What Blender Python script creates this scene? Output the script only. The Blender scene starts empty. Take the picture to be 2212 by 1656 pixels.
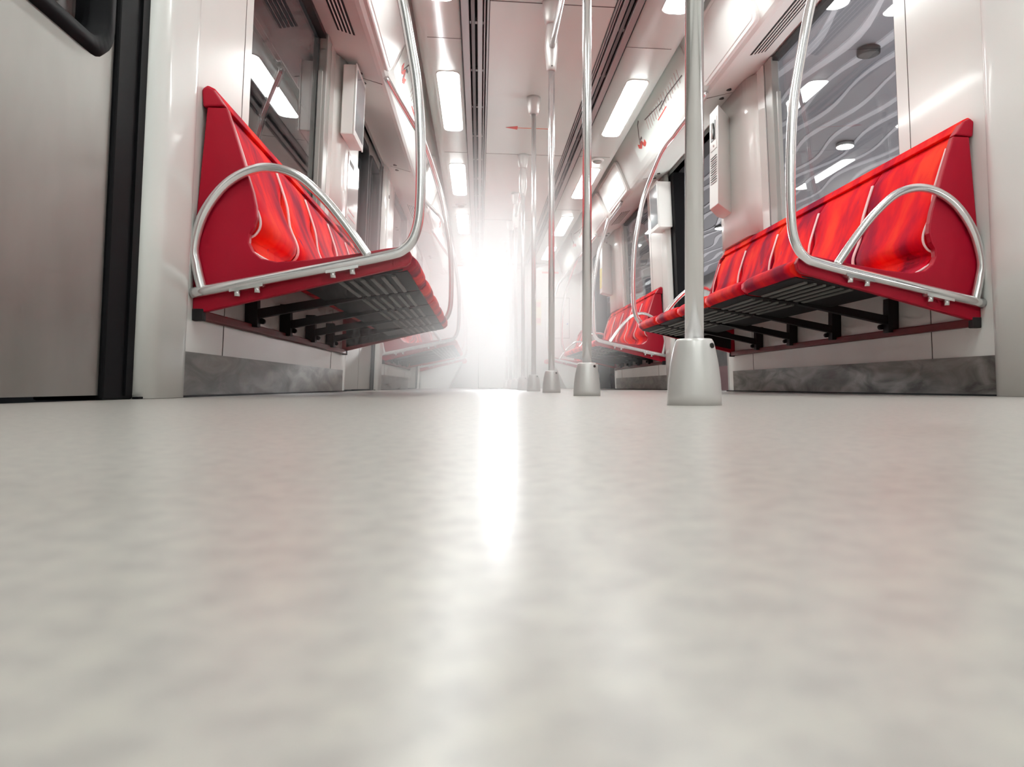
import bpy, bmesh, math, random
from mathutils import Vector, Matrix
random.seed(7)
S = bpy.context.scene
COL = S.collection
PI = math.pi
XC = 0.428            # middle of the carriage; the camera sits left of it, at x = 0
CAM_Z = 0.0333
Y0, Y1 = -6.2, 12.0   # ends of the carriage
PERIOD = 4.28

# ------------------------------------------------------------------ materials
def lin(r, g, b):
    f = lambda c: (c / 255 / 12.92) if c / 255 <= .04045 else ((c / 255 + .055) / 1.055) ** 2.4
    return (f(r), f(g), f(b), 1)

def mat(name, col, rough=.5, metal=0, coat=0, spec=.5):
    m = bpy.data.materials.new(name); m.use_nodes = True
    b = m.node_tree.nodes['Principled BSDF']
    b.inputs['Base Color'].default_value = col
    b.inputs['Roughness'].default_value = rough
    b.inputs['Metallic'].default_value = metal
    b.inputs['Coat Weight'].default_value = coat
    b.inputs['Coat Roughness'].default_value = .08
    b.inputs['Specular IOR Level'].default_value = spec
    return m

def nodes(m): return m.node_tree.nodes, m.node_tree.links, m.node_tree.nodes['Principled BSDF']

def noise_mix(m, c1, c2, scale=(1, 1, 1), nscale=5, detail=6, lo=.35, hi=.65, rough=None, bump=0, dist=0):
    """base colour wanders between two tones with an object-space noise; optional roughness range and bump"""
    n, l, b = nodes(m)
    tc = n.new('ShaderNodeTexCoord'); mp = n.new('ShaderNodeMapping'); mp.inputs['Scale'].default_value = scale
    nz = n.new('ShaderNodeTexNoise'); nz.inputs['Scale'].default_value = nscale; nz.inputs['Detail'].default_value = detail
    nz.inputs['Distortion'].default_value = dist
    cr = n.new('ShaderNodeValToRGB')
    cr.color_ramp.elements[0].position = lo; cr.color_ramp.elements[0].color = c1
    cr.color_ramp.elements[1].position = hi; cr.color_ramp.elements[1].color = c2
    l.new(tc.outputs['Object'], mp.inputs['Vector']); l.new(mp.outputs['Vector'], nz.inputs['Vector'])
    l.new(nz.outputs['Fac'], cr.inputs['Fac']); l.new(cr.outputs['Color'], b.inputs['Base Color'])
    if rough:
        mr = n.new('ShaderNodeMapRange'); mr.inputs['To Min'].default_value = rough[0]; mr.inputs['To Max'].default_value = rough[1]
        mr.inputs['From Min'].default_value = .3; mr.inputs['From Max'].default_value = .7
        l.new(nz.outputs['Fac'], mr.inputs['Value']); l.new(mr.outputs['Result'], b.inputs['Roughness'])
    if bump:
        bp = n.new('ShaderNodeBump'); bp.inputs['Strength'].default_value = bump; bp.inputs['Distance'].default_value = .002
        l.new(nz.outputs['Fac'], bp.inputs['Height']); l.new(bp.outputs['Normal'], b.inputs['Normal'])
    return m

M = {}
M['wall'] = noise_mix(mat('white_wall_panel', lin(228, 229, 224), .24, coat=.25), lin(228, 229, 226), lin(234, 235, 231), (1, 1, .3), 3, 1)
M['ceil'] = noise_mix(mat('ceiling_panel', lin(224, 220, 217), .34, spec=.4), lin(220, 228, 224), lin(226, 233, 229), (2, .6, 1), 2.5, 1)
M['cove'] = mat('satin_cove_panel', lin(226, 230, 227), .5, spec=.35)
M['kick'] = noise_mix(mat('worn_steel_kickplate', lin(120, 118, 114), .42, .55), lin(78, 75, 71), lin(150, 148, 143), (1, .8, 2.4), 5, 9, .36, .68, (.3, .5), .15, 1.2)
M['steel'] = noise_mix(mat('brushed_steel_door', lin(150, 150, 146), .28, .9), lin(150, 149, 144), lin(164, 163, 158), (1, 1.5, .6), 4, 3, .3, .7, (.34, .42))
M['chrome'] = mat('satin_steel_tube', lin(236, 235, 235), .2, .82)
M['cap'] = mat('cast_aluminium', lin(217, 214, 212), .33, .3)
M['screw'] = mat('dark_screw', lin(60, 58, 55), .35, .8)
M['redpaint'] = noise_mix(mat('crimson_paint', lin(176, 0, 38), .42, spec=.35), lin(171, 0, 35), lin(182, 0, 42), (1, 1, 1), 2, 3)
M['darkred'] = noise_mix(mat('dull_red_rail', lin(112, 4, 14), .45), lin(100, 3, 12), lin(120, 8, 18), (1, 1, 1), 4, 5)
M['black'] = mat('black_frame_paint', lin(22, 15, 17), .5)
M['rubber'] = mat('black_rubber', lin(11, 11, 14), .6, spec=.15)
M['greyframe'] = mat('grey_window_frame', lin(175, 176, 172), .3)
M['darkseal'] = mat('dark_window_seal', lin(44, 44, 46), .4)
M['piping'] = mat('pale_piping', lin(250, 214, 214), .35)
M['alu'] = mat('grey_aluminium_fin', lin(165, 165, 165), .38, .3)
M['alu2'] = mat('slot_housing', lin(112, 112, 113), .5)
M['slot'] = mat('dark_slot', lin(28, 27, 28), .6)
M['seam'] = mat('seam_line', lin(95, 88, 84), .7)
M['pan'] = mat('seat_pan_black', lin(24, 19, 20), .6, spec=.3)
M['slat'] = mat('seat_pan_slat', lin(118, 118, 112), .5, .3)
M['screen'] = mat('blank_screen', lin(150, 158, 165), .12, coat=.5)
M['white'] = mat('white_plastic', lin(236, 237, 234), .35)
M['insert'] = mat('advert_insert', lin(228, 230, 228), .3)
M['poster'] = mat('poster_sheet', lin(232, 228, 228), .1, coat=1)
M['orange'] = mat('orange_decal', lin(232, 112, 52), .5)
M['redink'] = mat('red_ink', lin(226, 70, 56), .5)
M['greyink'] = mat('grey_ink', lin(95, 88, 88), .5)
M['pinkink'] = mat('pink_ink', lin(196, 150, 150), .5)
M['yellow'] = mat('yellow_label', lin(240, 226, 130), .5)
M['bluish'] = mat('pale_blue_button', lin(120, 130, 190), .4)
M['platwall'] = noise_mix(mat('platform_wall', lin(150, 148, 146), .5), lin(140, 138, 136), lin(160, 158, 156), (1, 1, 1), 2, 4)
M['pinktile'] = mat('pink_tile', lin(214, 176, 176), .35)
M['platfloor'] = mat('platform_floor', lin(120, 116, 114), .4)
M['platceil'] = mat('platform_ceiling', lin(150, 150, 158), .6)
M['wave'] = mat('wave_batten', lin(212, 212, 220), .5)
M['tunnel'] = noise_mix(mat('tunnel_wall', lin(70, 70, 74), .7), lin(58, 58, 62), lin(84, 84, 88), (1, 1, 1), 1.5, 6)

def emit(name, col, s):
    m = bpy.data.materials.new(name); m.use_nodes = True
    n, l = m.node_tree.nodes, m.node_tree.links
    n.clear(); o = n.new('ShaderNodeOutputMaterial'); e = n.new('ShaderNodeEmission')
    e.inputs['Color'].default_value = col; e.inputs['Strength'].default_value = s
    l.new(e.outputs[0], o.inputs[0]); return m
M['lamp'] = emit('lamp_diffuser',(.965, 1, .975, 1), 21.0)
M['spot'] = emit('platform_downlight', (1, .99, .97, 1), 18.0)
M['tail'] = emit('glow_lamp_lens', (1, .99, .96, 1), 7.0)  # glowing disc added behind the cab door window

def glass():
    m = bpy.data.materials.new('window_glass'); m.use_nodes = True
    n, l = m.node_tree.nodes, m.node_tree.links
    n.clear(); o = n.new('ShaderNodeOutputMaterial'); mx = n.new('ShaderNodeMixShader')
    t = n.new('ShaderNodeBsdfTransparent'); t.inputs[0].default_value = (.86, .87, .88, 1)
    g = n.new('ShaderNodeBsdfGlossy'); g.inputs['Roughness'].default_value = .012; g.inputs[0].default_value = (1, 1, 1, 1)
    f = n.new('ShaderNodeFresnel'); ge = n.new('ShaderNodeNewGeometry'); mi = n.new('ShaderNodeMapRange')    # the same Fresnel curve on both faces of the pane
    mi.inputs['To Min'].default_value = 1.5; mi.inputs['To Max'].default_value = 1 / 1.5
    l.new(ge.outputs['Backfacing'], mi.inputs['Value']); l.new(mi.outputs['Result'], f.inputs['IOR'])
    l.new(f.outputs[0], mx.inputs[0]); l.new(t.outputs[0], mx.inputs[1]); l.new(g.outputs[0], mx.inputs[2]); l.new(mx.outputs[0], o.inputs[0])
    return m
M['glass'] = glass()

def fabric():
    m = mat('red_flame_fabric', lin(225, 20, 40), .75)
    n, l, b = nodes(m)
    b.inputs['Specular IOR Level'].default_value = .12
    tc = n.new('ShaderNodeTexCoord')
    def nz(scale, ns, det, dist=0.):
        mp = n.new('ShaderNodeMapping'); mp.inputs['Scale'].default_value = scale
        z = n.new('ShaderNodeTexNoise'); z.inputs['Scale'].default_value = ns; z.inputs['Detail'].default_value = det; z.inputs['Distortion'].default_value = dist
        l.new(tc.outputs['Object'], mp.inputs['Vector']); l.new(mp.outputs['Vector'], z.inputs['Vector']); return z
    a = nz((1, 1.7, .8), 3.4, 6, .25)
    cr = n.new('ShaderNodeValToRGB'); e = cr.color_ramp.elements
    e[0].position = .33; e[0].color = lin(138, 0, 52)
    e[1].position = .68; e[1].color = lin(250, 64, 36)
    for p, c in ((.41, lin(168, 0, 44)), (.47, lin(206, 0, 40)), (.56, lin(238, 18, 30))):
        x = e.new(p); x.color = c
    l.new(a.outputs['Fac'], cr.inputs['Fac'])
    s = nz((1, 1.8, .75), 11, 3, 1.)
    r2 = n.new('ShaderNodeValToRGB'); r2.color_ramp.elements[0].position = .715; r2.color_ramp.elements[0].color = (0, 0, 0, 1)
    r2.color_ramp.elements[1].position = .76; r2.color_ramp.elements[1].color = (1, 1, 1, 1)
    l.new(s.outputs['Fac'], r2.inputs['Fac'])
    mx = n.new('ShaderNodeMix'); mx.data_type = 'RGBA'
    l.new(r2.outputs['Color'], mx.inputs['Factor']); l.new(cr.outputs['Color'], mx.inputs['A']); mx.inputs['B'].default_value = lin(120, 45, 100)
    l.new(mx.outputs['Result'], b.inputs['Base Color'])
    w = nz((1, 1, 1), 420, 2); bp = n.new('ShaderNodeBump'); bp.inputs['Strength'].default_value = .12; bp.inputs['Distance'].default_value = .001
    l.new(w.outputs['Fac'], bp.inputs['Height']); l.new(bp.outputs['Normal'], b.inputs['Normal'])
    return m
M['fabric'] = fabric()

def floor_mat():
    m = mat('speckled_floor', lin(205, 202, 194), .3, coat=0)
    n, l, b = nodes(m)
    tc = n.new('ShaderNodeTexCoord')
    def nz(ns, det, scale=(1, 1, 1)):
        mp = n.new('ShaderNodeMapping'); mp.inputs['Scale'].default_value = scale
        z = n.new('ShaderNodeTexNoise'); z.inputs['Scale'].default_value = ns; z.inputs['Detail'].default_value = det
        l.new(tc.outputs['Object'], mp.inputs['Vector']); l.new(mp.outputs['Vector'], z.inputs['Vector']); return z
    a, c, d = nz(110, 3), nz(7, 6), nz(300, 2)
    r1 = n.new('ShaderNodeValToRGB'); e = r1.color_ramp.elements
    e[0].position = .34; e[0].color = lin(174, 169, 165)
    e[1].position = .66; e[1].color = lin(194, 189, 182)
    x = e.new(.5); x.color = lin(186, 181, 176)
    l.new(a.outputs['Fac'], r1.inputs['Fac'])
    r2 = n.new('ShaderNodeValToRGB'); e = r2.color_ramp.elements
    e[0].position = .3; e[0].color = (.93, .92, .915, 1); e[1].position = .62; e[1].color = (1, 1, 1, 1)
    l.new(c.outputs['Fac'], r2.inputs['Fac'])
    mx = n.new('ShaderNodeMix'); mx.data_type = 'RGBA'; mx.blend_type = 'MULTIPLY'; mx.inputs['Factor'].default_value = 1
    l.new(r1.outputs['Color'], mx.inputs['A']); l.new(r2.outputs['Color'], mx.inputs['B'])
    r3 = n.new('ShaderNodeValToRGB'); e = r3.color_ramp.elements
    e[0].position = .28; e[0].color = (.88, .88, .90, 1); e[1].position = .42; e[1].color = (1, 1, 1, 1)
    l.new(d.outputs['Fac'], r3.inputs['Fac'])
    m2 = n.new('ShaderNodeMix'); m2.data_type = 'RGBA'; m2.blend_type = 'MULTIPLY'; m2.inputs['Factor'].default_value = 1
    l.new(mx.outputs['Result'], m2.inputs['A']); l.new(r3.outputs['Color'], m2.inputs['B'])
    l.new(m2.outputs['Result'], b.inputs['Base Color'])
    mr = n.new('ShaderNodeMapRange'); mr.inputs['From Min'].default_value = .3; mr.inputs['From Max'].default_value = .7
    mr.inputs['To Min'].default_value = .28; mr.inputs['To Max'].default_value = .31
    l.new(c.outputs['Fac'], mr.inputs['Value']); l.new(mr.outputs['Result'], b.inputs['Roughness'])
    bp = n.new('ShaderNodeBump'); bp.inputs['Strength'].default_value = .06; bp.inputs['Distance'].default_value = .0006
    l.new(a.outputs['Fac'], bp.inputs['Height']); l.new(bp.outputs['Normal'], b.inputs['Normal'])
    return m
M['floor'] = floor_mat()

# ------------------------------------------------------------------ mesh helpers
class MB:
    def __init__(s): s.v = []; s.f = []; s.sm = []
    def add(s, vs, fs, smooth=False):
        k = len(s.v); s.v += [tuple(p) for p in vs]
        s.f += [tuple(i + k for i in f) for f in fs]; s.sm += [smooth] * len(fs); return s
    def hexa(s, p):                              # 8 corners: bottom ring then top ring
        return s.add(p, [(3, 2, 1, 0), (4, 5, 6, 7), (0, 1, 5, 4), (1, 2, 6, 5), (2, 3, 7, 6), (3, 0, 4, 7)])
    def box(s, x0, x1, y0, y1, z0, z1):
        return s.hexa([(x0, y0, z0), (x1, y0, z0), (x1, y1, z0), (x0, y1, z0), (x0, y0, z1), (x1, y0, z1), (x1, y1, z1), (x0, y1, z1)])
    def rings(s, rings, cap=True, closed=True, smooth=True):
        n = len(rings[0]); k = len(s.v)
        for r in rings: s.v += [tuple(p) for p in r]
        for i in range(len(rings) - 1):
            for j in range(n if closed else n - 1):
                a, b = k + i * n + j, k + i * n + (j + 1) % n
                s.f.append((a, b, b + n, a + n)); s.sm.append(smooth)
        if cap and closed:
            s.f.append(tuple(k + j for j in reversed(range(n)))); s.sm.append(False)
            s.f.append(tuple(k + (len(rings) - 1) * n + j for j in range(n))); s.sm.append(False)
        return s
    def tube(s, pts, r, n=14):
        pts = [Vector(p) for p in pts]; rings = []
        t = (pts[1] - pts[0]).normalized()
        up = Vector((0, 0, 1)) if abs(t.z) < .9 else Vector((1, 0, 0))
        nrm = t.cross(up).normalized()
        for i, p in enumerate(pts):
            t = (pts[min(i + 1, len(pts) - 1)] - pts[max(i - 1, 0)]).normalized()
            nrm = (nrm - t * nrm.dot(t)).normalized(); bn = t.cross(nrm)
            rings.append([p + (nrm * math.cos(a) + bn * math.sin(a)) * r for a in [2 * PI * j / n for j in range(n)]])
        return s.rings(rings)
    def lathe(s, x, y, prof, n=40):
        return s.rings([[(x + r * math.cos(2 * PI * j / n), y + r * math.sin(2 * PI * j / n), z) for j in range(n)] for r, z in prof])
    def disc(s, c, axis, r, h, n=16):
        c = Vector(c); a = Vector(axis).normalized()
        return s.tube([c - a * h / 2, c + a * h / 2], r, n)
    def build(s, name, m, parent=None, bevel=0, auto=False):
        me = bpy.data.meshes.new(name); me.from_pydata(s.v, [], s.f); me.update()
        for p, q in zip(me.polygons, s.sm): p.use_smooth = q
        bm = bmesh.new(); bm.from_mesh(me); bmesh.ops.recalc_face_normals(bm, faces=bm.faces); bm.to_mesh(me); bm.free()
        me.materials.append(M[m] if isinstance(m, str) else m)
        o = bpy.data.objects.new(name, me); COL.objects.link(o)
        if parent:
            o.parent = parent
            if not parent.parent: o.matrix_parent_inverse = parent.matrix_world.inverted()
        if bevel:
            b = o.modifiers.new('Bevel', 'BEVEL'); b.width = bevel; b.segments = 2; b.limit_method = 'ANGLE'; b.angle_limit = math.radians(40)
        return o

def thing(name, label, cat, loc, group=None):
    o = bpy.data.objects.new(name, None); COL.objects.link(o); o.location = loc; o.empty_display_size = .05
    o.matrix_world = Matrix.Translation(loc)
    return tag(o, label, cat, group)
def tag(o, label, cat, group=None):
    o['label'] = label; o['category'] = cat
    if group: o['group'] = group
    return o
def struct(o, label=None, cat=None):
    o['kind'] = 'structure'
    if label: o['label'] = label
    if cat: o['category'] = cat
    return o
def sroot(name, loc, label, cat):
    o = bpy.data.objects.new(name, None); COL.objects.link(o); o.location = loc; o.matrix_world = Matrix.Translation(loc)
    return struct(o, label, cat)

def spline(pts, n=8):
    pts = [Vector(p) for p in pts]; out = []
    P = [pts[0] * 2 - pts[1]] + pts + [pts[-1] * 2 - pts[-2]]
    for i in range(1, len(P) - 2):
        a, b, c, d = P[i - 1:i + 3]
        for k in range(n):
            t = k / n
            out.append(.5 * ((2 * b) + (c - a) * t + (2 * a - 5 * b + 4 * c - d) * t * t + (3 * b - a - 3 * c + d) * t ** 3))
    out.append(pts[-1]); return out

def uw(z): return 1.330 - .045 * z          # half width of the carriage; the walls lean in a little towards the roof
def X(s, u): return XC + s * u
def leanbox(mb, s, w0, w1, y0, y1, z0, z1):   # box lying on the leaning wall, w = distance inwards from it
    c = []
    for z in (z0, z1):
        c += [(X(s, uw(z) - w0), y0, z), (X(s, uw(z) - w1), y0, z), (X(s, uw(z) - w1), y1, z), (X(s, uw(z) - w0), y1, z)]
    return mb.hexa(c)

SIDE = {-1: 'left', 1: 'right'}

# ------------------------------------------------------------------ floor, ceiling
struct(MB().box(X(-1, 1.36), X(1, 1.36), Y0, Y1 + .05, -.05, 0).build('floor', 'floor'), 'speckled pale beige carriage floor', 'floor')

ZC = 2.09
SL = (-.108, .057); SR = (.731, .882)       # the two lengthwise slots in the ceiling
mb = MB()
mb.box(SL[1], SR[0], Y0, Y1, ZC, ZC + .02)
struct(mb.build('ceiling', 'ceil'), 'flat glossy off-white middle panel of the ceiling', 'ceiling')
def sheet(pts, y0, y1, thick=.012):          # profile in (x, z) run along the carriage
    mb = MB(); ring = []
    top = [(x, z + thick) for x, z in reversed(pts)]
    loop = list(pts) + top
    return mb.rings([[(x, y, z) for x, z in loop] for y in (y0, y1)], smooth=False)
J_U, J_Z = .995, 1.88
for s in (-1, 1):
    xi = SL[0] if s < 0 else SR[1]
    e = [(xi, ZC), (X(s, .73), ZC), (X(s, .765), ZC + .012), (X(s, .79), ZC + .04), (X(s, .805), ZC + .08), (X(s, .815), ZC + .15)]
    o = sheet(e, Y0, Y1, .01).build('ceiling', 'ceil'); struct(o, f'curved ceiling panel that carries the lights, {SIDE[s]} side', 'ceiling')
    for p in o.data.polygons: p.use_smooth = True
    # cove from the roof down to the lip, then the soffit out to the wall
    cv = [(X(s, .80), 2.26), (X(s, .835), 2.23), (X(s, J_U - .022), J_Z + .035), (X(s, J_U - .008), J_Z + .012), (X(s, J_U + .008), J_Z), (X(s, J_U + .03), J_Z + .001), (X(s, 1.262), 1.945)]
    o = sheet(cv, Y0, Y1, .012).build(f'trim_{1 if s < 0 else 2}', 'cove'); struct(o, f'sloping white cove and soffit above the windows, {SIDE[s]} side', 'trim')

# seams of the ceiling panels
k = 3
for y in (3.84, 6.36, 8.88, 11.4):
    struct(MB().box(SL[1], SR[0], y - .003, y + .003, ZC - .0012, ZC + .001).build(f'trim_{k}', 'seam')); k += 1
for s, ys in ((-1, (4.28, 6.36, 8.3)), (1, (4.28, 6.36, 8.3))):
    for y in ys:
        xi = SL[0] if s < 0 else SR[1]
        struct(MB().box(min(xi, X(s, .735)), max(xi, X(s, .735)), y - .002, y + .002, ZC - .001, ZC + .001).build(f'trim_{k}', 'seam')); k += 1

# lengthwise slot vents
for (a, b), nm in ((SL, 'left'), (SR, 'right')):
    t = thing('linear_air_vent', f'long grey slotted air vent running along the ceiling, {nm} of the poles', 'vent', ((a + b) / 2, 4.5, ZC), 'ceiling slot vents')
    h = MB(); h.box(a, b, Y0, Y1, ZC + .075, ZC + .085)
    h.box(a, a + .004, Y0, Y1, ZC - .004, ZC + .08); h.box(b - .004, b, Y0, Y1, ZC - .004, ZC + .08)
    h.build('housing', 'slot', t)
    wd = b - a
    o = 1 if nm == 'left' else -1
    fr = [(.03, .30, 0.0), (.36, .50, .012), (.58, .76, -.002), (.80, .86, .006), (.90, .985, 0.0)]
    for f0, f1, dz in fr:
        x0, x1 = (a + f0 * wd, a + f1 * wd) if o > 0 else (b - f1 * wd, b - f0 * wd)
        MB().box(x0, x1, Y0, Y1, ZC + dz - .004, ZC + dz + .022).build('fin', 'alu' if f0 > .5 or f0 < .1 else 'alu2', t, .003)
    y = 1.0
    while y < 11.8:
        MB().box(a + .32 * wd, b - .2 * wd, y, y + .03, ZC + .016, ZC + .03).build('clip', 'alu', t); y += .62

# lamps
LY = [-5.02, -3.07, -1.12, .83, 2.78, 4.73, 6.68, 8.63, 10.5]
ordn = ['first', 'second', 'third', 'fourth', 'fifth', 'sixth', 'seventh', 'eighth', 'ninth']
def rrect(cx, cy, w, h, r, z, n=6):
    out = []
    for qx, qy, a0 in ((1, 1, 0), (-1, 1, 90), (-1, -1, 180), (1, -1, 270)):
        for i in range(n + 1):
            a = math.radians(a0 + 90 * i / n)
            out.append((cx + qx * (w / 2 - r) + r * math.cos(a), cy + qy * (h / 2 - r) + r * math.sin(a), z))
    return out
for s in (-1, 1):
    for i, y in enumerate(LY):
        u = .635; L = 1.08
        vis = i - 4
        if s < 0: vis -= 1
        lab = (f'white-lit rounded ceiling lamp, {ordn[vis]} in view from the camera, {SIDE[s]} row' if vis >= 0
               else f'white ceiling lamp behind the viewer, {ordn[i]} of the {SIDE[s]} row')
        t = thing('ceiling_lamp', lab, 'ceiling lamp', (X(s, u), y + L / 2, ZC), f'ceiling lamps, {SIDE[s]} row')
        w = .142
        MB().rings([rrect(X(s, u), y + L / 2, w + .016, L + .016, .05, ZC + .0), rrect(X(s, u), y + L / 2, w + .01, L + .01, .048, ZC - .004)]).build('frame', 'white', t)
        MB().rings([rrect(X(s, u), y + L / 2, w, L, .045, ZC - .003), rrect(X(s, u), y + L / 2, w - .008, L - .008, .042, ZC - .009)]).build('diffuser', 'lamp', t)

# smoke detectors between the lamps
for x, y, w in ((-.208, 8.17, 'left'), (1.06, 6.42, 'right')):
    t = thing('smoke_detector', f'small round white detector between two ceiling lamps, {w} row', 'detector', (x, y, ZC))
    MB().lathe(x, y, [(.062, ZC), (.062, ZC - .012), (.045, ZC - .02)], 24).build('base', 'white', t)
    MB().lathe(x, y, [(.04, ZC - .018), (.036, ZC - .034), (.02, ZC - .038)], 24).build('sensor_head', 'greyframe', t)

# orange arrow on the ceiling
t = thing('arrow_decal', 'thin orange arrow pointing left, stuck on the ceiling by the fourth pole', 'sticker', (.4, 5.71, ZC))
MB().box(.29, .60, 5.703, 5.712, ZC - .0015, ZC).build('shaft', 'orange', t)
MB().add([(.205, 5.707, ZC - .0015), (.235, 5.695, ZC - .0016), (.235, 5.72, ZC - .0016), (.3, 5.67, ZC - .0016), (.3, 5.745, ZC - .0016), (.205, 5.707, ZC), (.3, 5.67, ZC), (.3, 5.745, ZC)],
         [(0, 1, 2), (1, 3, 4, 2), (0, 5, 6, 3, 1), (0, 2, 4, 7, 5), (3, 6, 7, 4), (5, 7, 6)]).build('arrowhead', 'redink', t)

# ------------------------------------------------------------------ side walls
# one module per seat bay: b = near end of the bench
BAYS = [2.34 - PERIOD, 2.34, 2.34 + PERIOD]
WZ0, WZ1 = .90, 1.935                          # window opening
def bulge(mb, s, y0, y1, z0, z1, depth, flat=.0, ny=18, back=.05):
    """white pillar cover: rounded in plan, standing `depth` proud of the wall"""
    prof = []
    for i in range(ny + 1):
        t = i / ny; y = y0 + (y1 - y0) * t
        e = min(t, 1 - t) / .22
        d = depth * (1 - (1 - min(e, 1)) ** 2.2)
        prof.append((y, d))
    rings = []
    for z in [z0 + (z1 - z0) * i / 4 for i in range(5)]:
        r = [(X(s, uw(z) - d), y, z) for y, d in prof]
        r += [(X(s, uw(z) + back), y1, z), (X(s, uw(z) + back), y0, z)]
        rings.append(r)
    return mb.rings(rings)
nw = 1; nb = {-1: 0, 1: 0}
for s in (-1, 1):
    wl = MB()
    for b in BAYS:
        e = b + 2.48
        leanbox(wl, s, -.05, 0, b - .34, e + .11, 0, WZ0)            # below the window
        leanbox(wl, s, -.05, 0, b - .34, b + .44, WZ0, 1.955)
        leanbox(wl, s, -.05, 0, b + 1.76, e + .11, WZ0, 1.955)
        leanbox(wl, s, -.05, -.02, b + .44, b + 1.76, WZ1, 1.955)
        leanbox(wl, s, -.16, 0, e + .09, e + .115, 0, 1.955)         # door jamb, near side
        leanbox(wl, s, -.05, 0, e + .115, b + PERIOD - .34, 1.90, 1.955)
    leanbox(wl, s, -.05, 0, Y0, BAYS[0] - .34, 0, 1.955)
    b3 = 2.34 + 2 * PERIOD
    leanbox(wl, s, -.05, 0, b3 - .34, Y1, 0, 1.955)
    o = wl.build(f'wall_{SIDE[s]}', 'wall'); struct(o, f'white panelled side wall of the carriage, {SIDE[s]} side', 'wall')
    for b in BAYS:
        vis = b > 0
        e = b + 2.48
        # pillar covers
        c = bulge(MB(), s, b - .35, b - .06, 0.001, 1.93, .028).build(f'trim_{k}', 'wall'); struct(c, 'white rounded door pillar cover'); k += 1
        c = bulge(MB(), s, b + 1.86, b + 2.56, .97, 1.93, .05).build(f'trim_{k}', 'wall'); struct(c, 'white rounded pillar between window and door'); k += 1
        # thin seams of the lower panels
        for y in (b + .28, b + 2.11):
            struct(leanbox(MB(), s, -.001, .0012, y - .002, y + .002, .14, .90).build(f'trim_{k}', 'seam')); k += 1
        struct(leanbox(MB(), s, -.001, .0012, b + .36, b + .363, .9, 1.94).build(f'trim_{k}', 'seam')); k += 1
        # kick plate
        o = leanbox(MB(), s, -.002, .008, b - .105, b + 2.47, .004, .140).build(f'baseboard_{SIDE[s]}', 'kick')
        struct(o, f'scuffed grey steel kick plate under a bench, {SIDE[s]} wall', 'kick plate')
        struct(leanbox(MB(), s, -.001, .014, b - .36, b + 2.6, .0002, .006).build(f'trim_{k}', 'rubber')); k += 1
        # window
        w = sroot(f'window_{nw}', (X(s, 1.28), b + 1.1, 1.4), f'side window above the bench, {SIDE[s]} wall', 'window'); nw += 1
        f = MB()
        leanbox(f, s, -.045, -.006, b + .44, b + .452, WZ0, WZ1); leanbox(f, s, -.045, -.006, b + 1.742, b + 1.76, WZ0, WZ1)
        leanbox(f, s, -.045, -.006, b + .44, b + 1.76, WZ1 - .025, WZ1); leanbox(f, s, -.045, -.006, b + .44, b + 1.76, WZ0, WZ0 + .02)
        f.build('window_seal', 'darkseal', w)
        g = MB(); leanbox(g, s, -.04, -.034, b + .45, b + 1.745, WZ0, WZ1); g.build('pane', 'glass', w)
        fr = MB(); leanbox(fr, s, -.04, .004, b + 1.64, b + 1.735, WZ0, WZ1); fr.build('window_frame', 'greyframe', w, .004)
        if True:
            hb = MB(); leanbox(hb, s, -.03, -.01, b + 1.60, b + 1.615, WZ0, 1.72); hb.build('glazing_bar', 'greyframe', w)
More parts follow.
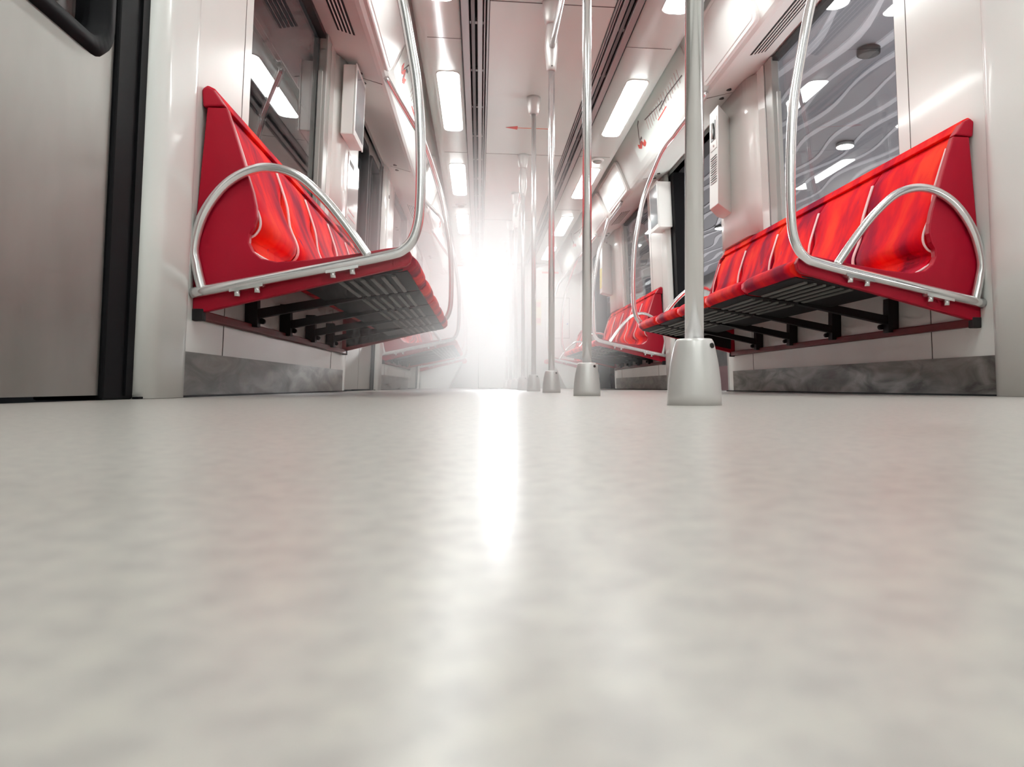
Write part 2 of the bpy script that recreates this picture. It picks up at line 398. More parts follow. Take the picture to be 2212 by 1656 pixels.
# ------------------------------------------------------------------ doors
nd = 1
def door_frame(s, y0, y1, root):
    g = MB(); leanbox(g, s, -.16, -.002, y1, y1 + .155, 0, 1.905); g.build('gasket', 'rubber', root, .006)
    r = MB()
    for yy in (y1 + .10,): leanbox(r, s, -.004, .004, yy, yy + .008, 0.01, 1.9)
    r.build('gasket_rib', 'rubber', root)
    h = MB(); leanbox(h, s, -.16, .0, y0 - .01, y1 + .16, 1.90, 1.945); h.build('door_header', 'darkseal', root)
for s in (-1, 1):
    for j, b in enumerate(BAYS + [2.34 + 2 * PERIOD]):
        y1 = b - .35 - .157; y0 = y1 - 1.18
        pos = ['behind the viewer', 'nearest the camera', 'beyond the first bench', 'beyond the second bench'][j]
        if b < 0: continue
        state = 'closed steel double door' if s < 0 else 'open doorway to the platform'
        d = sroot(f'door_{nd}', (X(s, 1.33), (y0 + y1) / 2, 0), f'{state}, {SIDE[s]} wall, {pos}', 'door'); nd += 1
        door_frame(s, y0, y1, d)
        if s < 0:
            ym = (y0 + y1) / 2
            for (a, c) in ((y0, ym - .004), (ym + .004, y1 - .002)):
                lf = MB(); w0, w1 = -.06, -.012
                wy0, wy1, wz0 = a + .05, c - .035, .80
                leanbox(lf, s, w0, w1, a, c, .012, wz0); leanbox(lf, s, w0, w1, a, wy0, wz0, 1.9); leanbox(lf, s, w0, w1, wy1, c, wz0, 1.9)
                leanbox(lf, s, w0, w1, wy0, wy1, 1.80, 1.9)
                for yc, sy in ((wy0, 1), (wy1, -1)):             # corner fillets of the glazed opening
                    for zc, sz in ((wz0, 1), (1.80, -1)):
                        tri = [(yc, zc), (yc + sy * .05, zc), (yc, zc + sz * .05)]
                        lf.rings([[(X(s, uw(z) - w_), y, z) for y, z in tri] for w_ in (w0, w1)], smooth=False)
                leaf = lf.build('door_leaf', 'steel', d)
                def loop(m_, w):
                    out = []
                    R = .075
                    for qy, qz, a0 in ((1, 1, 0), (-1, 1, 90), (-1, -1, 180), (1, -1, 270)):
                        for i in range(7):
                            A = math.radians(a0 + 15 * i)
                            y = (wy0 + wy1) / 2 + qy * ((wy1 - wy0) / 2 + m_ - R) + R * math.cos(A)
                            z = (wz0 + 1.80) / 2 + qz * ((1.80 - wz0) / 2 + m_ - R) + R * math.sin(A)
                            out.append((X(s, uw(z) - w), y, z))
                    return out
                rg = MB(); A_, B_, C_, D_ = loop(.012, -.014), loop(.004, .004), loop(-.022, .002), loop(-.028, -.05)
                rg.rings([A_, B_, C_, D_], cap=False); rg.build('window_gasket', 'rubber', leaf)
                cn = MB(); cn.rings([loop(.02, -.03), loop(-.03, -.03)], cap=False); 
                gl = MB(); gl.add(loop(.0, -.035), [tuple(range(28))]); gl.add(loop(.0, -.039), [tuple(range(28))]); gl.build('pane', 'glass', leaf)
# ------------------------------------------------------------------ overhead fittings: advert panels, maps, vents
def cove_pt(s, t, off=0):      # t = 0 at the lip, 1 at the top of the cove
    a = Vector((X(s, J_U), J_Z)); b = Vector((X(s, .825), 2.24)); d = (b - a).normalized(); n = Vector((-s * d.y * s, d.x * s)) * s
    n = Vector((d.y, -d.x)) if s < 0 else Vector((-d.y, d.x))
    if n.y > 0: n = -n
    return a + (b - a) * t + n * off
def cove_panel(s, y0, y1, t0, t1, th, r=.05):
    loop = []
    L = (Vector((X(s, J_U), J_Z)) - Vector((X(s, .825), 2.24))).length
    h = (t1 - t0) * L
    for qy, qz, a0 in ((1, 1, 0), (-1, 1, 90), (-1, -1, 180), (1, -1, 270)):
        for i in range(7):
            A = math.radians(a0 + 15 * i)
            y = (y0 + y1) / 2 + qy * ((y1 - y0) / 2 - r) + r * math.cos(A)
            v = h / 2 + qz * (h / 2 - r) + r * math.sin(A)
            loop.append((y, t0 + v / L))
    mk = lambda o, ins: [(lambda p: (p.x, y + (1 if y < (y0 + y1) / 2 else -1) * ins, p.y))(cove_pt(s, t + (ins / L if t < (t0 + t1) / 2 else -ins / L), o)) for y, t in loop]
    return MB().rings([mk(0.002, 0), mk(th - .004, 0), mk(th, .006)], smooth=False)
for s in (-1, 1):
    for b, who in ((2.34, 'first'), (6.62, 'second')):
        for (a, c), w in (((b + .04, b + 1.0), 'nearer'), ((b + 1.14, b + 2.0), 'farther')):
            t = thing('advert_panel', f'blank white advert frame on the cove over the {who} bench, {w} one, {SIDE[s]} side', 'advert panel', (X(s, .93), (a + c) / 2, 2.0), 'advert frames on the cove')
            cove_panel(s, a, c, .04, .80, .028).build('frame', 'white', t)
            cove_panel(s, a + .02, c - .02, .09, .75, .031, .04).build('insert', 'insert', t)
    # route maps over the doors
    for b, who in ((2.34, 'first'), (6.62, 'second')):
        y0 = b + 2.12; y1 = y0 + 1.62
        t = thing('route_map', f'white route diagram with thin lines on the cove past the {who} bench, {SIDE[s]} side', 'map', (X(s, .9), (y0 + y1) / 2, 2.05), 'route maps above the doors')
        cove_panel(s, y0, y1, .22, .90, .004, .02).build('sheet', 'ceil', t)
        def ink(pts, m, w=.006):
            mb = MB()
            for (ya, ta), (yb, tb) in zip(pts, pts[1:]):
                L = math.hypot(yb - ya, (tb - ta) * .4) or 1
                ny, nt = -(tb - ta) * .4 / L * w, (yb - ya) / L * w / .4
                q = [(ya + ny, ta + nt), (yb + ny, tb + nt), (yb - ny, tb - nt), (ya - ny, ta - nt)]
                mb.hexa([(lambda p: (p.x, y, p.y))(cove_pt(s, tt, .004)) for y, tt in q] + [(lambda p: (p.x, y, p.y))(cove_pt(s, tt, .0056)) for y, tt in q])
            return mb.build('printed_line', m, t)
        ym = y0 + .08
        far = 1 if s > 0 else 0
        def yy(f): return (y0 + .1 + f * 1.4) if not far else (y1 - .1 - f * 1.4)
        ink([(yy(.02), .50), (yy(.06), .44), (yy(.10), .50), (yy(.13), .40), (yy(.17), .44)], 'redink', .016)
        ink([(yy(.05), .44), (yy(.10), .62), (yy(.16), .80), (yy(.20), .84)], 'greyink', .006)
        ink([(yy(.11), .42), (yy(.10), .55), (yy(.14), .56)], 'greyink', .008)
        ink([(yy(.30), .72), (yy(.60), .62), (yy(.64), .62)], 'greyink', .004)
        ink([(yy(.55), .55), (yy(.72), .60), (yy(.98), .56)], 'greyink', .004)
        ink([(yy(.48), .46), (yy(.66), .48)], 'redink', .004)
        for q in range(16):
            f = .32 + q * .042; ink([(yy(f), .70 + .02 * math.sin(q)), (yy(f) + .03, .50 + .02 * math.cos(q * 2))], 'pinkink', .0016)
    # soffit grilles, header seams and screws
    def soff(u): return J_Z + (u - J_U - .03) * .28
    for b in (2.34, 6.62):
        bb = 'first' if b < 5 else 'second'
        y0, y1 = (b + .95, b + 1.56)
        t = thing('soffit_grille', f'small slotted air grille in the soffit over the {bb} bench, {SIDE[s]} side', 'vent', (X(s, 1.13), (y0 + y1) / 2, soff(1.13)), 'soffit grilles')
        mb = MB()
        for q in range(5):
            u0 = 1.085 + q * .02
            z0, z1 = soff(u0) - .0015, soff(u0 + .011) - .0015
            mb.hexa([(X(s, u0), y0, z0), (X(s, u0 + .011), y0, z1), (X(s, u0 + .011), y1, z1), (X(s, u0), y1, z0),
                     (X(s, u0), y0, z0 + .004), (X(s, u0 + .011), y0, z1 + .004), (X(s, u0 + .011), y1, z1 + .004), (X(s, u0), y1, z0 + .004)])
        mb.build('slots', 'slot', t)
        fr = MB()
        for q in range(4):
            u0 = 1.0975 + q * .02
            z0 = soff(u0) - .003
            fr.hexa([(X(s, u0), y0, z0), (X(s, u0 + .006), y0, z0), (X(s, u0 + .006), y1, z0), (X(s, u0), y1, z0),
                     (X(s, u0), y0, z0 + .006), (X(s, u0 + .006), y0, z0 + .006), (X(s, u0 + .006), y1, z0 + .006), (X(s, u0), y1, z0 + .006)])
        fr.build('louvre', 'white', t)
        # header hatch seam with its screws
        for yh in (b + 2.13, b + 3.93):
            h = MB()
            for u0, u1 in ((1.02, 1.19),):
                z0, z1 = soff(u0) - .001, soff(u1) - .001
                h.hexa([(X(s, u0), yh, z0), (X(s, u1), yh, z1), (X(s, u1), yh + .005, z1), (X(s, u0), yh + .005, z0),
                        (X(s, u0), yh, z0 + .003), (X(s, u1), yh, z1 + .003), (X(s, u1), yh + .005, z1 + .003), (X(s, u0), yh + .005, z0 + .003)])
            r = h.build(f'trim_{k}', 'seam'); struct(r, 'seam of a ceiling hatch with dark screws'); k += 1
            for u0, dy in ((1.14, -.07), (1.14, .07)):
                sc = MB().disc((X(s, u0), yh + dy, soff(u0) - .001), (0, 0, 1), .017, .006); sc.build('screw', 'screw', r)

# ------------------------------------------------------------------ benches
PROF = [(.062, .935), (.105, .872), (.132, .79), (.152, .72), (.178, .645), (.200, .590), (.208, .560), (.205, .535), (.190, .514), (.170, .502),
        (.172, .474), (.190, .448), (.220, .431), (.262, .423), (.35, .430), (.50, .452), (.60, .470), (.64, .475), (.668, .470), (.684, .455),
        (.684, .435), (.668, .419), (.64, .413)]
BACK = [(.50, .398), (.34, .372), (.22, .392), (.150, .44), (.128, .52), (.115, .62), (.085, .78), (.06, .87), (.042, .935)]
BASEW = 1.318
def bench(s, b, n, label, group, tail=False):
    L = .48 * n
    e = b + L + .06
    t = thing('bench_seat', label, 'bench', (X(s, 1.1), b + L / 2, 0), group)
    P = lambda w, y, z: (X(s, BASEW - w), y, z)
    for q in range(n):
        y0 = b + .03 + q * .48; y1 = y0 + .48
        rings = []
        ny = 12
        for i in range(ny + 1):
            f = i / ny; y = y0 + .004 + (.472) * f
            edge = 1 - (abs(2 * f - 1)) ** 5
            r = []
            for idx, (w, z) in enumerate(PROF):
                dw = dz = 0
                if 3 <= idx <= 9: dw = -.020 * (1 - edge)
                if 1 <= idx <= 5: dw += -.006 * math.sin(PI * f)
                if idx >= 16: dw = -.005 * (1 - edge); dz = -.004 * (1 - edge)
                if 10 <= idx <= 15: dz = .004 * (1 - edge)
                r.append(P(w + dw, y, z + dz))
            r += [P(w, y, z) for w, z in BACK]
            rings.append(r)
        st = MB().rings(rings).build('seat', 'fabric', t)
        # pale piping on both edges of the shell
        for yy in ((y0 + .0045, y1 - .0045)):
            pts = [P(w + .003 - (.016 if 3 <= i <= 9 else 0), yy, z) for i, (w, z) in enumerate(PROF[1:13])]
            MB().tube(spline(pts, 3), .0042, 8).build('piping', 'piping', st)
    # crimson end panels
    out = [(.0, .262), (.0, .285), (.045, .905), (.105, .905), (.140, .79), (.160, .72), (.183, .645), (.192, .60), (.194, .565), (.186, .535), (.172, .512), (.170, .485), (.182, .458), (.208, .436),
           (.255, .426), (.35, .434), (.50, .457), (.60, .477), (.64, .481), (.664, .474), (.674, .455), (.668, .432), (.655, .420), (.02, .262)]
    out[1] = (.006, .5)
    for yy in ((b, b + .026), (e - .026, e)):
        MB().rings([[P(w, y, z) for w, z in out] for y in yy], smooth=False).build('end_panel', 'redpaint', t, .004)
    lin_ = [(.03, .29), (.03, .40), (.125, .44), (.20, .40), (.34, .376), (.645, .414), (.64, .409)]
    for yy in ((b + .0262, b + .029), (e - .029, e - .0262)):
        MB().rings([[P(w, y, z) for w, z in lin_] for y in yy], smooth=False).build('panel_liner', 'black', t)
    # top rail and its end blocks
    tp = [(.034, .925), (.030, .965), (.045, .975), (.066, .965), (.082, .93)]
    MB().rings([[P(w, y, z) for w, z in tp] for y in (b + .004, e - .004)], smooth=False).build('top_rail', 'redpaint' if False else 'fabric', t, .004)
    for yy in ((b - .004, b + .035), (e - .035, e + .004)):
        blk = [(.034, .905), (.030, .958), (.045, .970), (.068, .958), (.10, .91)]
        MB().rings([[P(w, y, z) for w, z in blk] for y in yy], smooth=False).build('end_block', 'redpaint', t, .005)
    if not tail:
        MB().box(min(X(s, 1.318), X(s, 1.288)), max(X(s, 1.318), X(s, 1.288)), b + .02, e - .02, .244, .272).build('wall_rail', 'darkred', t, .003)
        for yy in ((b - .002, b + .022), (e - .022, e + .002)):
            MB().box(min(X(s, 1.318), X(s, 1.284)), max(X(s, 1.318), X(s, 1.284)), yy[0], yy[1], .238, .276).build('rail_cap', 'black', t, .003)
        # brackets under the seats
        for q in range(1, n):
            y = b + .03 + q * .48
            a = MB()
            a.hexa([P(.03, y - .016, .29), P(.44, y - .016, .372), P(.44, y + .016, .372), P(.03, y + .016, .29),
                    P(.03, y - .016, .325), P(.44, y - .016, .40), P(.44, y + .016, .40), P(.03, y + .016, .325)])
            a.box(min(X(s, 1.313), X(s, 1.268)), max(X(s, 1.313), X(s, 1.268)), y - .02, y + .02, .26, .40)
            a.disc(P(.055, y + .028, .285), (0, 1, 0), .011, .02)
            a.build('bracket', 'black', t)
        # black pan and slats under each seat
        for q in range(n):
            y0 = b + .045 + q * .48; y1 = y0 + .45
            MB().hexa([P(.30, y0, .362), P(.655, y0, .409), P(.655, y1, .409), P(.30, y1, .362), P(.30, y0, .385), P(.655, y0, .418), P(.655, y1, .418), P(.30, y1, .385)]).build('seat_pan', 'pan', t)
            for j in range(6):
                w = .43 + j * .034; z = .362 + (w - .30) * .1324
                MB().hexa([P(w, y0 + .03, z - .007), P(w + .012, y0 + .03, z - .005), P(w + .012, y1 - .03, z - .005), P(w, y1 - .03, z - .007),
                           P(w, y0 + .03, z), P(w + .012, y0 + .03, z), P(w + .012, y1 - .03, z), P(w, y1 - .03, z)]).build('slat', 'slat', t)
    else:
        MB().rings([[P(w, y, z) for w, z in ((.0, .002), (.42, .002), (.62, .41), (.0, .30))] for y in (b + .03, e - .03)], smooth=False).build('support_panel', 'wall', t, .004)
    # end rails: one bent tube under the panel that climbs to the ceiling, and a hoop over the arm rest
    for sgn, y in ((1, b - .016), (-1, e + .016)):
        if tail and sgn < 0: continue
        pts = [(.004, 0, .322), (.30, 0, .384), (.585, 0, .446), (.655, 0, .474), (.690, 0, .535), (.702, 0, .64), (.702, 0, .83), (.692, 0, .99), (.672, 0, 1.12), (.642, 0, 1.28),
               (.60, .03, 1.42), (.535, .14, 1.60), (.485, .24, 1.67), (.42, .34, 1.755), (.335, .46, 1.875)]
        path = spline([P(w, y + sgn * dy, z) for w, dy, z in pts], 8)
        r = MB().tube(path, .0165, 16).build('grab_rail', 'chrome', t)
        hp = [(.036, .331), (.020, .40), (.012, .47), (.045, .578), (.118, .672), (.215, .716), (.312, .699), (.395, .632), (.468, .545), (.543, .440)]
        MB().tube(spline([P(w, y, z) for w, z in hp], 8), .0145, 16).build('arm_hoop', 'chrome', t)
        for w in (.17, .46):
            z = .322 + (w - .004) * .2134
            c = MB()
            c.hexa([P(w - .05, y - .014, z - .032), P(w + .05, y - .014, z - .012), P(w + .05, y + .014, z - .012), P(w - .05, y + .014, z - .032),
                    P(w - .05, y - .014, z - .022), P(w + .05, y - .014, z - .002), P(w + .05, y + .014, z - .002), P(w - .05, y + .014, z - .022)])
            c.disc(P(w - .03, y, z - .034), (0, 0, 1), .009, .02); c.disc(P(w + .03, y, z - .022), (0, 0, 1), .009, .02)
            c.build('rail_clamp', 'chrome', r)
    return t

B1, B2, B3 = 2.34, 6.62, 10.9
bench(-1, B1, 5, 'red five-place wall bench nearest the camera, under the dark window on the left wall', 'red wall benches')
bench(1, B1, 5, 'red five-place wall bench nearest the camera, under the platform window on the right wall', 'red wall benches')
bench(-1, B2, 5, 'red wall bench on the left wall, second from the camera, past the closed door', 'red wall benches')
bench(1, B2, 5, 'red wall bench on the right wall, second from the camera, past the open doorway', 'red wall benches')
bench(-1, B3, 2, 'short red bench on a grey plinth at the far end, left wall', 'red wall benches', True)
bench(1, B3, 2, 'short red bench on a grey plinth at the far end, right wall', 'red wall benches', True)

# ------------------------------------------------------------------ poles down the middle
PX = .383
PY = [1.254, 2.549, 3.827, 5.10, 6.375, 7.65, 8.925, 10.2]
CAP = [(.0485, 0.0), (.0482, .02), (.0465, .045), (.0425, .075), (.0375, .1), (.034, .113), (.031, .118), (.019, .119)]
SPIN = [(.020, 0), (.0245, .004), (.027, .025), (.0335, .08), (.036, .125), (.0335, .175), (.028, .225), (.0245, .247), (.020, .25)]
def pole(i):
    y = PY[i]
    clamp = i in (1, 2, 4, 5)
    lab = ('steel floor-to-ceiling grab pole, nearest the camera, in front of the bench end' if i == 0 else
           f'steel grab pole, {ordn[i]} from the camera in the middle row' + (', joined to an overhead bar' if clamp else ''))
    t = thing('grab_pole', lab, 'grab pole', (PX, y, 0), 'grab poles in the middle row')
    MB().lathe(PX, y, [(.0168, .11), (.0168, 1.99)], 32).build('tube', 'chrome', t)
    c = MB().lathe(PX, y, CAP, 48).build('floor_cap', 'cap', t)
    MB().disc((PX + .022, y - .0275, .105), (.5, -.85, .15), .0048, .006, 16).build('screw', 'screw', c)
    MB().lathe(PX, y, [(r, ZC - z) for r, z in CAP], 48).build('ceiling_cap', 'cap', t)
    if clamp:
        cl = MB().lathe(PX, y, [(r, 1.722 + z) for r, z in SPIN], 40).build('clamp', 'cap', t)
        MB().disc((PX, y - .0255, 1.74), (0, -1, 0), .0035, .004, 12).build('screw', 'screw', cl)
for i in range(8): pole(i)
for a, c, w in ((1, 2, 'second and third'), (4, 5, 'fifth and sixth')):
    t = tag(MB().tube([(PX, PY[a] + .03, 1.845), (PX, PY[c] - .03, 1.845)], .0165, 16).build('overhead_bar', 'chrome'),
            f'horizontal steel bar under the ceiling joining the {w} poles', 'grab bar')

# ------------------------------------------------------------------ fittings on the pillars
# monitor on the left pillar
def monitor(s, ya, yb, z0, z1, w0, w1, label):
    t = thing('monitor', label, 'monitor', (X(s, uw(z0) - w0), (ya + yb) / 2, z0))
    m = MB(); leanbox(m, s, w0, w1, ya, yb, z0, z1); m.build('housing', 'white', t, .006)
    f = MB(); leanbox(f, s, w1, w1 + .008, ya - .006, yb + .006, z0 - .006, z1 + .004); f.build('bezel', 'white', t, .003)
    g = MB(); leanbox(g, s, w1 + .007, w1 + .0095, ya + .018, yb - .018, z0 + .03, z1 - .025); g.build('screen', 'screen', t)
monitor(-1, 4.20, 4.50, 1.475, 1.875, .045, .115, 'white-framed flat screen on the pillar past the window, left wall')
monitor(1, 6.18, 6.46, 1.44, 1.84, .0, .12, 'white-framed flat screen beside the second bench, right wall')
# posters on the pillar
def poster(s, ya, yb, z0, z1, w, label):
    t = thing('poster', label, 'poster', (X(s, uw(z0) - w), (ya + yb) / 2, z0))
    m = MB(); leanbox(m, s, w - .006, w + .004, ya, yb, z0, z1); m.build('sheet', 'poster', t)
    for j, (a, c, z, h, mm) in enumerate(((.1, .5, .86, .03, 'greyink'), (.12, .8, .2, .012, 'pinkink'), (.55, .85, .12, .012, 'greyink'), (.15, .7, .28, .01, 'pinkink'))):
        q = MB(); leanbox(q, s, w + .003, w + .0052, ya + (yb - ya) * a, ya + (yb - ya) * c, z0 + (z1 - z0) * z, z0 + (z1 - z0) * z + h); q.build('printed_line', mm, t)
poster(-1, 4.44, 4.80, .98, 1.45, .05, 'glossy paper notice below the flat screen, left pillar')
# intercom on the right pillar
t = thing('intercom', 'tall white intercom box with a recessed handle on the pillar, right wall', 'intercom', (1.58, 4.55, 1.18))
def prism(pts, z0, z1): return MB().rings([[(x, y, z) for x, y in pts] for z in (z0, z1)], smooth=False)
IC = [(1.486, 4.362), (1.486, 4.527), (1.60, 4.72), (1.70, 4.80), (1.70, 4.66)]
prism(IC, 1.18, 1.80).build('housing', 'white', t, .004)
fr = MB(); fr.box(1.482, 1.488, 4.385, 4.505, 1.54, 1.74); fr.build('front_panel', 'white', t, .002)
MB().box(1.479, 1.484, 4.405, 4.485, 1.60, 1.72).build('recess', 'screw', t)
MB().tube([(1.474, 4.445, 1.61), (1.470, 4.445, 1.66), (1.474, 4.445, 1.71)], .006, 10).build('handle', 'white', t)
MB().disc((1.481, 4.44, 1.565), (1, 0, 0), .008, .006).build('button', 'greyframe', t)
for j in range(12):
    MB().box(1.4825, 1.487, 4.39, 4.50, 1.33 + j * .015, 1.333 + j * .015).build('text_line', 'greyink' if j % 3 else 'alu', t)
t2 = thing('intercom', 'pale box with a yellow label on the far pillar past the second right bench', 'intercom', (1.55, 8.8, 1.18))
prism([(x, y + PERIOD) for x, y in IC], 1.18, 1.80).build('housing', 'white', t2, .004)
MB().box(1.480, 1.487, 4.39 + PERIOD, 4.50 + PERIOD, 1.24, 1.48).build('label_plate', 'yellow', t2)
# small sticker high on the near left pillar
t = thing('warning_sticker', 'small square sticker set on its corner, high on the near left pillar', 'sticker', (X(-1, uw(1.3) - .03), 2.2, 1.27))
def stick(d, w):
    c = [(0, -d), (d, 0), (0, d), (-d, 0)]
    return [(X(-1, uw(1.345 + z) - w), 2.2 + y, 1.345 + z) for y, z in c]
MB().rings([stick(.075, .022), stick(.075, .0292)], smooth=False).build('border', 'greyink', t)
MB().rings([stick(.062, .024), stick(.062, .0300)], smooth=False).build('face', 'white', t)
# door button plates and yellow labels on the far posts
for s in (-1, 1):
    yp = B2 - .16
    if s < 0: t = thing('door_post_plate', f'white screw plate on the door post before the second bench, {SIDE[s]} wall', 'plate', (X(s, 1.27), yp, .75))
    if s > 0: continue
    q = MB(); leanbox(q, s, .027, .033, yp - .085, yp + .02, .72, 1.84); q.build('plate', 'white', t, .003)
    for z in (.95, 1.70):
        MB().disc((X(s, uw(z) - .035), yp - .03, z), (1, 0, 0), .016, .006).build('screw', 'screw', t)
    q = MB(); leanbox(q, s, .028, .036, yp + .03, yp + .07, .98, 1.2); o = q.build('yellow_label', 'yellow')
    tag(o, f'small yellow label on the door post before the second bench, {SIDE[s]} wall', 'label')

# ------------------------------------------------------------------ far end wall
ew = MB()
YE = 12.0
dx0, dx1, dz1 = -.023, .802, 2.0
ew.box(X(-1, 1.34), dx0, YE, YE + .05, 0, 2.3); ew.box(dx1, X(1, 1.34), YE, YE + .05, 0, 2.3); ew.box(dx0, dx1, YE, YE + .05, dz1, 2.3)
struct(ew.build('wall_back', 'wall'), 'white end wall of the carriage', 'wall')
d = sroot(f'door_{nd}', (.39, YE, 0), 'white cab door with a rounded window in the end wall', 'door'); nd += 1
wx0, wx1, wz0, wz1 = .123, .662, 1.03, 1.81
def eloop(m_, y, R=.08):
    out = []
    for qx, qz, a0 in ((1, 1, 0), (-1, 1, 90), (-1, -1, 180), (1, -1, 270)):
        for i in range(7):
            A = math.radians(a0 + 15 * i)
            out.append(((wx0 + wx1) / 2 + qx * ((wx1 - wx0) / 2 + m_ - R) + R * math.cos(A), y, (wz0 + wz1) / 2 + qz * ((wz1 - wz0) / 2 + m_ - R) + R * math.sin(A)))
    return out
lf = MB(); g = .006
lf.box(dx0 + g, wx0 + .03, YE + .012, YE + .045, .01, dz1 - g); lf.box(wx1 - .03, dx1 - g, YE + .012, YE + .045, .01, dz1 - g)
lf.box(wx0 + .03, wx1 - .03, YE + .012, YE + .045, .01, wz0 + .03); lf.box(wx0 + .03, wx1 - .03, YE + .012, YE + .045, wz1 - .03, dz1 - g)
leaf = lf.build('door_leaf', 'wall', d)
MB().rings([eloop(.01, YE + .013), eloop(.008, YE + .004), eloop(-.03, YE + .004), eloop(-.034, YE + .03)], cap=False).build('window_gasket', 'greyframe', leaf)
MB().add(eloop(-.02, YE + .025), [tuple(range(28))]).add(eloop(-.02, YE + .03), [tuple(range(28))]).build('pane', 'glass', leaf)
MB().box(dx0 + .06, dx0 + .09, YE - .02, YE + .015, .9, 1.02).build('door_handle', 'chrome', leaf)
struct(MB().box(dx0, dx1, YE - .02, YE, 2.045, 2.088).build(f'trim_{k}', 'alu'), 'grey strip above the cab door'); k += 1
for nm, xa, xb, z, lb in (('l', -.40, -.27, 2.02, 'left'), ('r', .98, 1.32, 1.93, 'right')):
    tag(MB().box(xa, xb, YE - .006, YE - .001, z, z + .03).build('strip_sticker', 'redink'), f'thin red strip sticker high on the end wall, {lb} of the cab door', 'sticker')
t = thing('safety_sign', 'upright pale sign with red blocks on the end wall beside the cab door', 'sign', (.93, YE, 1.1))
MB().box(.85, 1.03, YE - .01, YE - .001, 1.06, 1.48).build('board', 'yellow', t)
for z in (1.09, 1.36): MB().box(.94, 1.02, YE - .014, YE - .009, z, z + .09).build('pictogram', 'redink', t)
t = thing('notice_board', 'white notice frame above the safety sign on the end wall', 'notice', (.93, YE, 1.55))
MB().box(.84, 1.04, YE - .012, YE - .001, 1.55, 1.98).build('board', 'white', t, .003)
for xa, xb, z0, z1, lb in ((-.70, -.30, .85, 1.52, 'left'), (1.10, 1.50, .85, 1.52, 'right')):
    t = thing('wall_hatch', f'flush white rounded hatch in the end wall, {lb} of the cab door', 'hatch', ((xa + xb) / 2, YE, z0))
    MB().box(xa - .006, xb + .006, YE - .002, YE - .0005, z0 - .006, z1 + .006).build('gap', 'seam', t)
    MB().box(xa, xb, YE - .006, YE - .001, z0, z1).build('cover', 'wall', t, .002)
    MB().disc((xb - .03, YE - .008, (z0 + z1) / 2 - .1), (0, 1, 0), .012, .01).build('lock', 'bluish', t)
# wall behind the viewer
struct(MB().box(X(-1, 1.4), X(1, 1.4), Y0 - .05, Y0, 0, 2.3).build('wall_front', 'wall'), 'white end wall behind the viewer', 'wall')

# ------------------------------------------------------------------ outside: tunnel on the left, platform on the right
struct(MB().box(-2.6, -2.5, -6, 30, -1, 4).build('tunnel_wall', 'tunnel'), 'dark concrete tunnel wall outside the left windows', 'wall')
struct(MB().box(1.95, 8.2, -8, 40, -.2, -.06).build('platform_floor', 'platfloor'), 'grey station platform floor outside the right doors', 'floor')
struct(MB().box(6.2, 6.4, -8, 40, .55, 3.12).build('platform_wall', 'platwall'), 'grey station wall across the platform', 'wall')
struct(MB().box(6.15, 6.4, -8, 40, -.06, .55).build('platform_dado', 'pinktile'), 'pink tiled dado of the station wall', 'wall')
struct(MB().box(1.9, 6.4, -8, 40, 3.1, 3.2).build('platform_ceiling', 'platceil'), 'grey ceiling over the station platform', 'ceiling')
for q in range(14):
    x = 2.05 + q * .29
    ph = q * .55; lam = 2.05; amp = .075
    mb = MB(); rings = []
    for i in range(150):
        y = -4 + i * .2
        cx = x + amp * math.sin(2 * PI * y / lam + ph) + .04 * math.sin(2 * PI * y / 3.7 + q * .6)
        hw = .040 + .018 * math.sin(2 * PI * y / lam * .9 + ph + 1)
        rings.append([(cx - hw, y, 3.0995), (cx + hw, y, 3.0995), (cx + hw * .8, y, 3.088), (cx - hw * .8, y, 3.088)])
    tag(mb.rings(rings, smooth=False).build('wave_batten', 'wave'), 'pale wavy batten under the station ceiling outside the right windows', 'ceiling batten', 'wavy battens of the station ceiling')
DL = [(4.57, 3.9), (4.57, 8.59), (4.57, 13.28), (4.57, 17.97), (2.78, 5.37), (2.78, 10.07)]
for i, (x, y) in enumerate(DL):
    row, q = ('outer', i) if i < 4 else ('inner', i - 4)
    t = thing('downlight', f'round lit downlight in the station ceiling, {ordn[q]} of the {row} row', 'downlight', (x, y, 3.06), 'station downlights')
    MB().lathe(x, y, [(.11, 3.085), (.11, 3.045), (.095, 3.045)], 28).build('rim', 'alu', t)
    MB().lathe(x, y, [(.105, 3.05), (.10, 3.04)], 28).build('lens', 'spot', t)
t = thing('ceiling_speaker', 'dark round loudspeaker in the station ceiling outside the right window', 'loudspeaker', (3.5, 6.16, 3.06))
MB().lathe(3.5, 6.16, [(.10, 3.085), (.10, 3.04), (.08, 3.03)], 28).build('grille', 'darkseal', t)
def area(name, loc, rot, sx, sy, power, col=(1, .98, .96)):
    l = bpy.data.lights.new(name, 'AREA'); l.shape = 'RECTANGLE'; l.size = sx; l.size_y = sy; l.energy = power; l.color = col
    o = bpy.data.objects.new(name, l); COL.objects.link(o); o.location = loc; o.rotation_euler = rot; return o
area('platform_fill_down', (5.6, 10, 2.9), (0, 0, 0), .2, 30, 200)  # area light added to brighten the platform from above
area('platform_fill_up', (2.3, 1.0, .0), (0, PI * 1.06, 0), .3, 9.4, 190)  # added light, kept out of view, that brightens the platform ceiling
area('platform_fill_far', (5.6, 14, 1.0), (0, PI * .9, 0), .3, 20, 130)  # another added light, for the far part of the platform

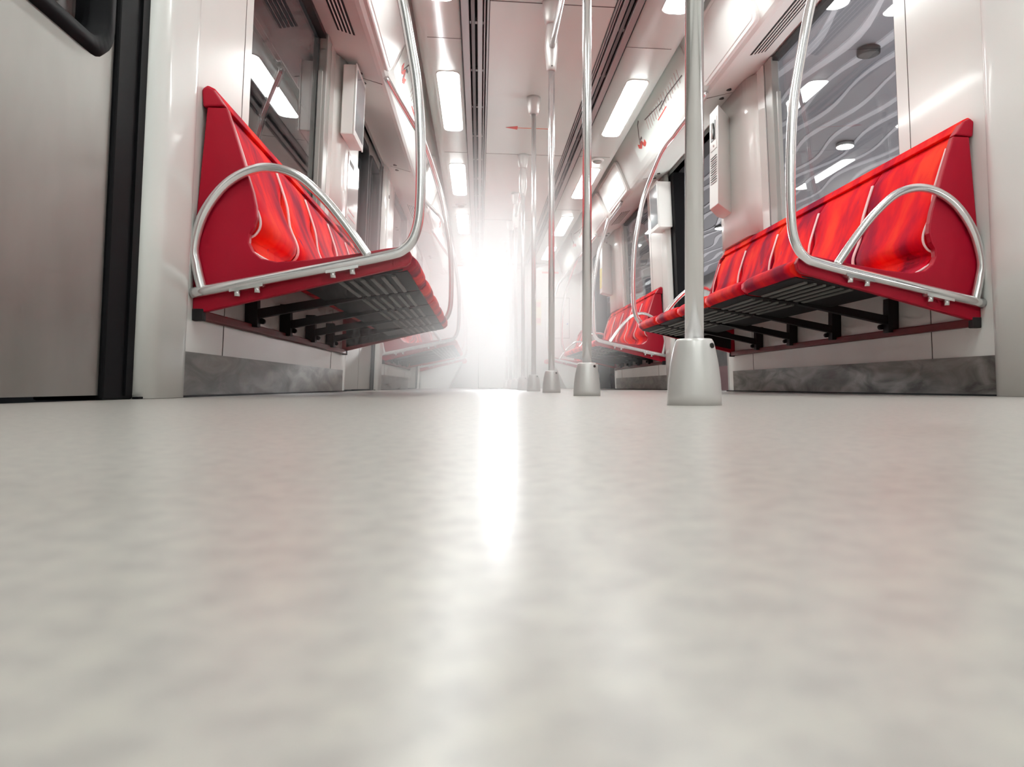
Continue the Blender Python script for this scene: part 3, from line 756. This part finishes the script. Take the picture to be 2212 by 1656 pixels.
# ------------------------------------------------------------------ fog added to imitate a glow in the aisle, with an added lamp and spot
def glow_volume():
    m = bpy.data.materials.new('glow_fog'); m.use_nodes = True
    n, l = m.node_tree.nodes, m.node_tree.links
    n.clear(); o = n.new('ShaderNodeOutputMaterial'); v = n.new('ShaderNodeVolumeScatter')
    v.inputs['Color'].default_value = (1, 1, 1, 1); v.inputs['Anisotropy'].default_value = .6
    tc = n.new('ShaderNodeTexCoord'); g = n.new('ShaderNodeTexGradient'); g.gradient_type = 'SPHERICAL'
    mu = n.new('ShaderNodeMath'); mu.operation = 'MULTIPLY'; mu.inputs[1].default_value = GLOW_DENSITY
    l.new(tc.outputs['Object'], g.inputs['Vector']); l.new(g.outputs['Fac'], mu.inputs[0]); l.new(mu.outputs[0], v.inputs['Density'])
    l.new(v.outputs[0], o.inputs['Volume'])
    return m
GLOW_DENSITY = .70
me = bpy.data.meshes.new('glow_volume'); bm = bmesh.new(); bmesh.ops.create_icosphere(bm, subdivisions=4, radius=1); bm.to_mesh(me); bm.free()
me.materials.append(glow_volume()); hz = bpy.data.objects.new('glow_volume', me); COL.objects.link(hz)
hz.location = (.07, 5.3, .62); hz.scale = (.92, 3.9, .95); hz.rotation_euler = (math.atan(.106), 0, -math.atan(.028))
hz['kind'] = 'stuff'; tag(hz, 'white fog added to imitate a glow in the aisle towards the cab door', 'glow_volume')
t = thing('glow_lamp', 'white lamp added behind the window of the cab door as a source for the glow', 'lamp', (.335, 12.3, 1.32))
MB().disc((.335, 12.30, 1.32), (0, 1, 0), .13, .02, 32).build('lens', 'tail', t)  # added emissive disc that gives the glow a visible source
MB().rings([[(.335 + r * math.cos(a), y, 1.32 + r * math.sin(a)) for a in [2 * PI * j / 32 for j in range(32)]] for r, y in ((.13, 12.28), (.15, 12.28), (.15, 12.4), (.02, 12.42))]).build('reflector', 'cap', t)
MB().box(.315, .355, 12.35, 12.39, 0, 1.2).build('post', 'cap', t)
sl = bpy.data.lights.new('glow_spot', 'SPOT'); sl.energy = 1900; sl.spot_size = math.radians(26); sl.spot_blend = .9; sl.shadow_soft_size = .12  # spot added to light the fog towards the camera
so = bpy.data.objects.new('glow_spot', sl); COL.objects.link(so); so.location = (.335, 12.2, 1.32)
so.rotation_euler = (Vector((0, 0, .1)) - Vector(so.location)).to_track_quat('-Z', 'Y').to_euler()

# ------------------------------------------------------------------ world, camera, view
w = bpy.data.worlds.new('World'); S.world = w; w.use_nodes = True
w.node_tree.nodes['Background'].inputs[0].default_value = (.8, .85, .9, 1)
w.node_tree.nodes['Background'].inputs[1].default_value = .02
cam = bpy.data.cameras.new('Camera'); co = bpy.data.objects.new('Camera', cam); COL.objects.link(co)
cam.sensor_width = 36; cam.sensor_fit = 'HORIZONTAL'; cam.lens = 1550 / 2212 * 36
cam.shift_x = -(1200 - 1106) / 2212; cam.shift_y = 6.5 / 2212
co.location = (0, 0, CAM_Z); co.rotation_euler = (PI / 2, 0, -math.atan2(164, 1550))
cam.clip_start = .01; cam.clip_end = 100
cam.dof.use_dof = True; cam.dof.focus_distance = 2.6; cam.dof.aperture_fstop = 13
S.camera = co
S.view_settings.view_transform = 'Standard'; S.view_settings.look = 'None'; S.view_settings.gamma = 1
S.view_settings.exposure = 0.22
S.view_settings.use_curve_mapping = False
S.cycles.use_denoising = True; S.cycles.use_light_tree = False
S.cycles.use_adaptive_sampling = True; S.cycles.adaptive_threshold = .08; S.cycles.adaptive_min_samples = 12
S.cycles.volume_step_rate = 3; S.cycles.volume_max_steps = 48; S.cycles.volume_bounces = 1
S.cycles.max_bounces = 7; S.cycles.diffuse_bounces = 4; S.cycles.glossy_bounces = 4; S.cycles.transparent_max_bounces = 12
S.cycles.sample_clamp_indirect = 8
S.cycles.caustics_reflective = False; S.cycles.caustics_refractive = False
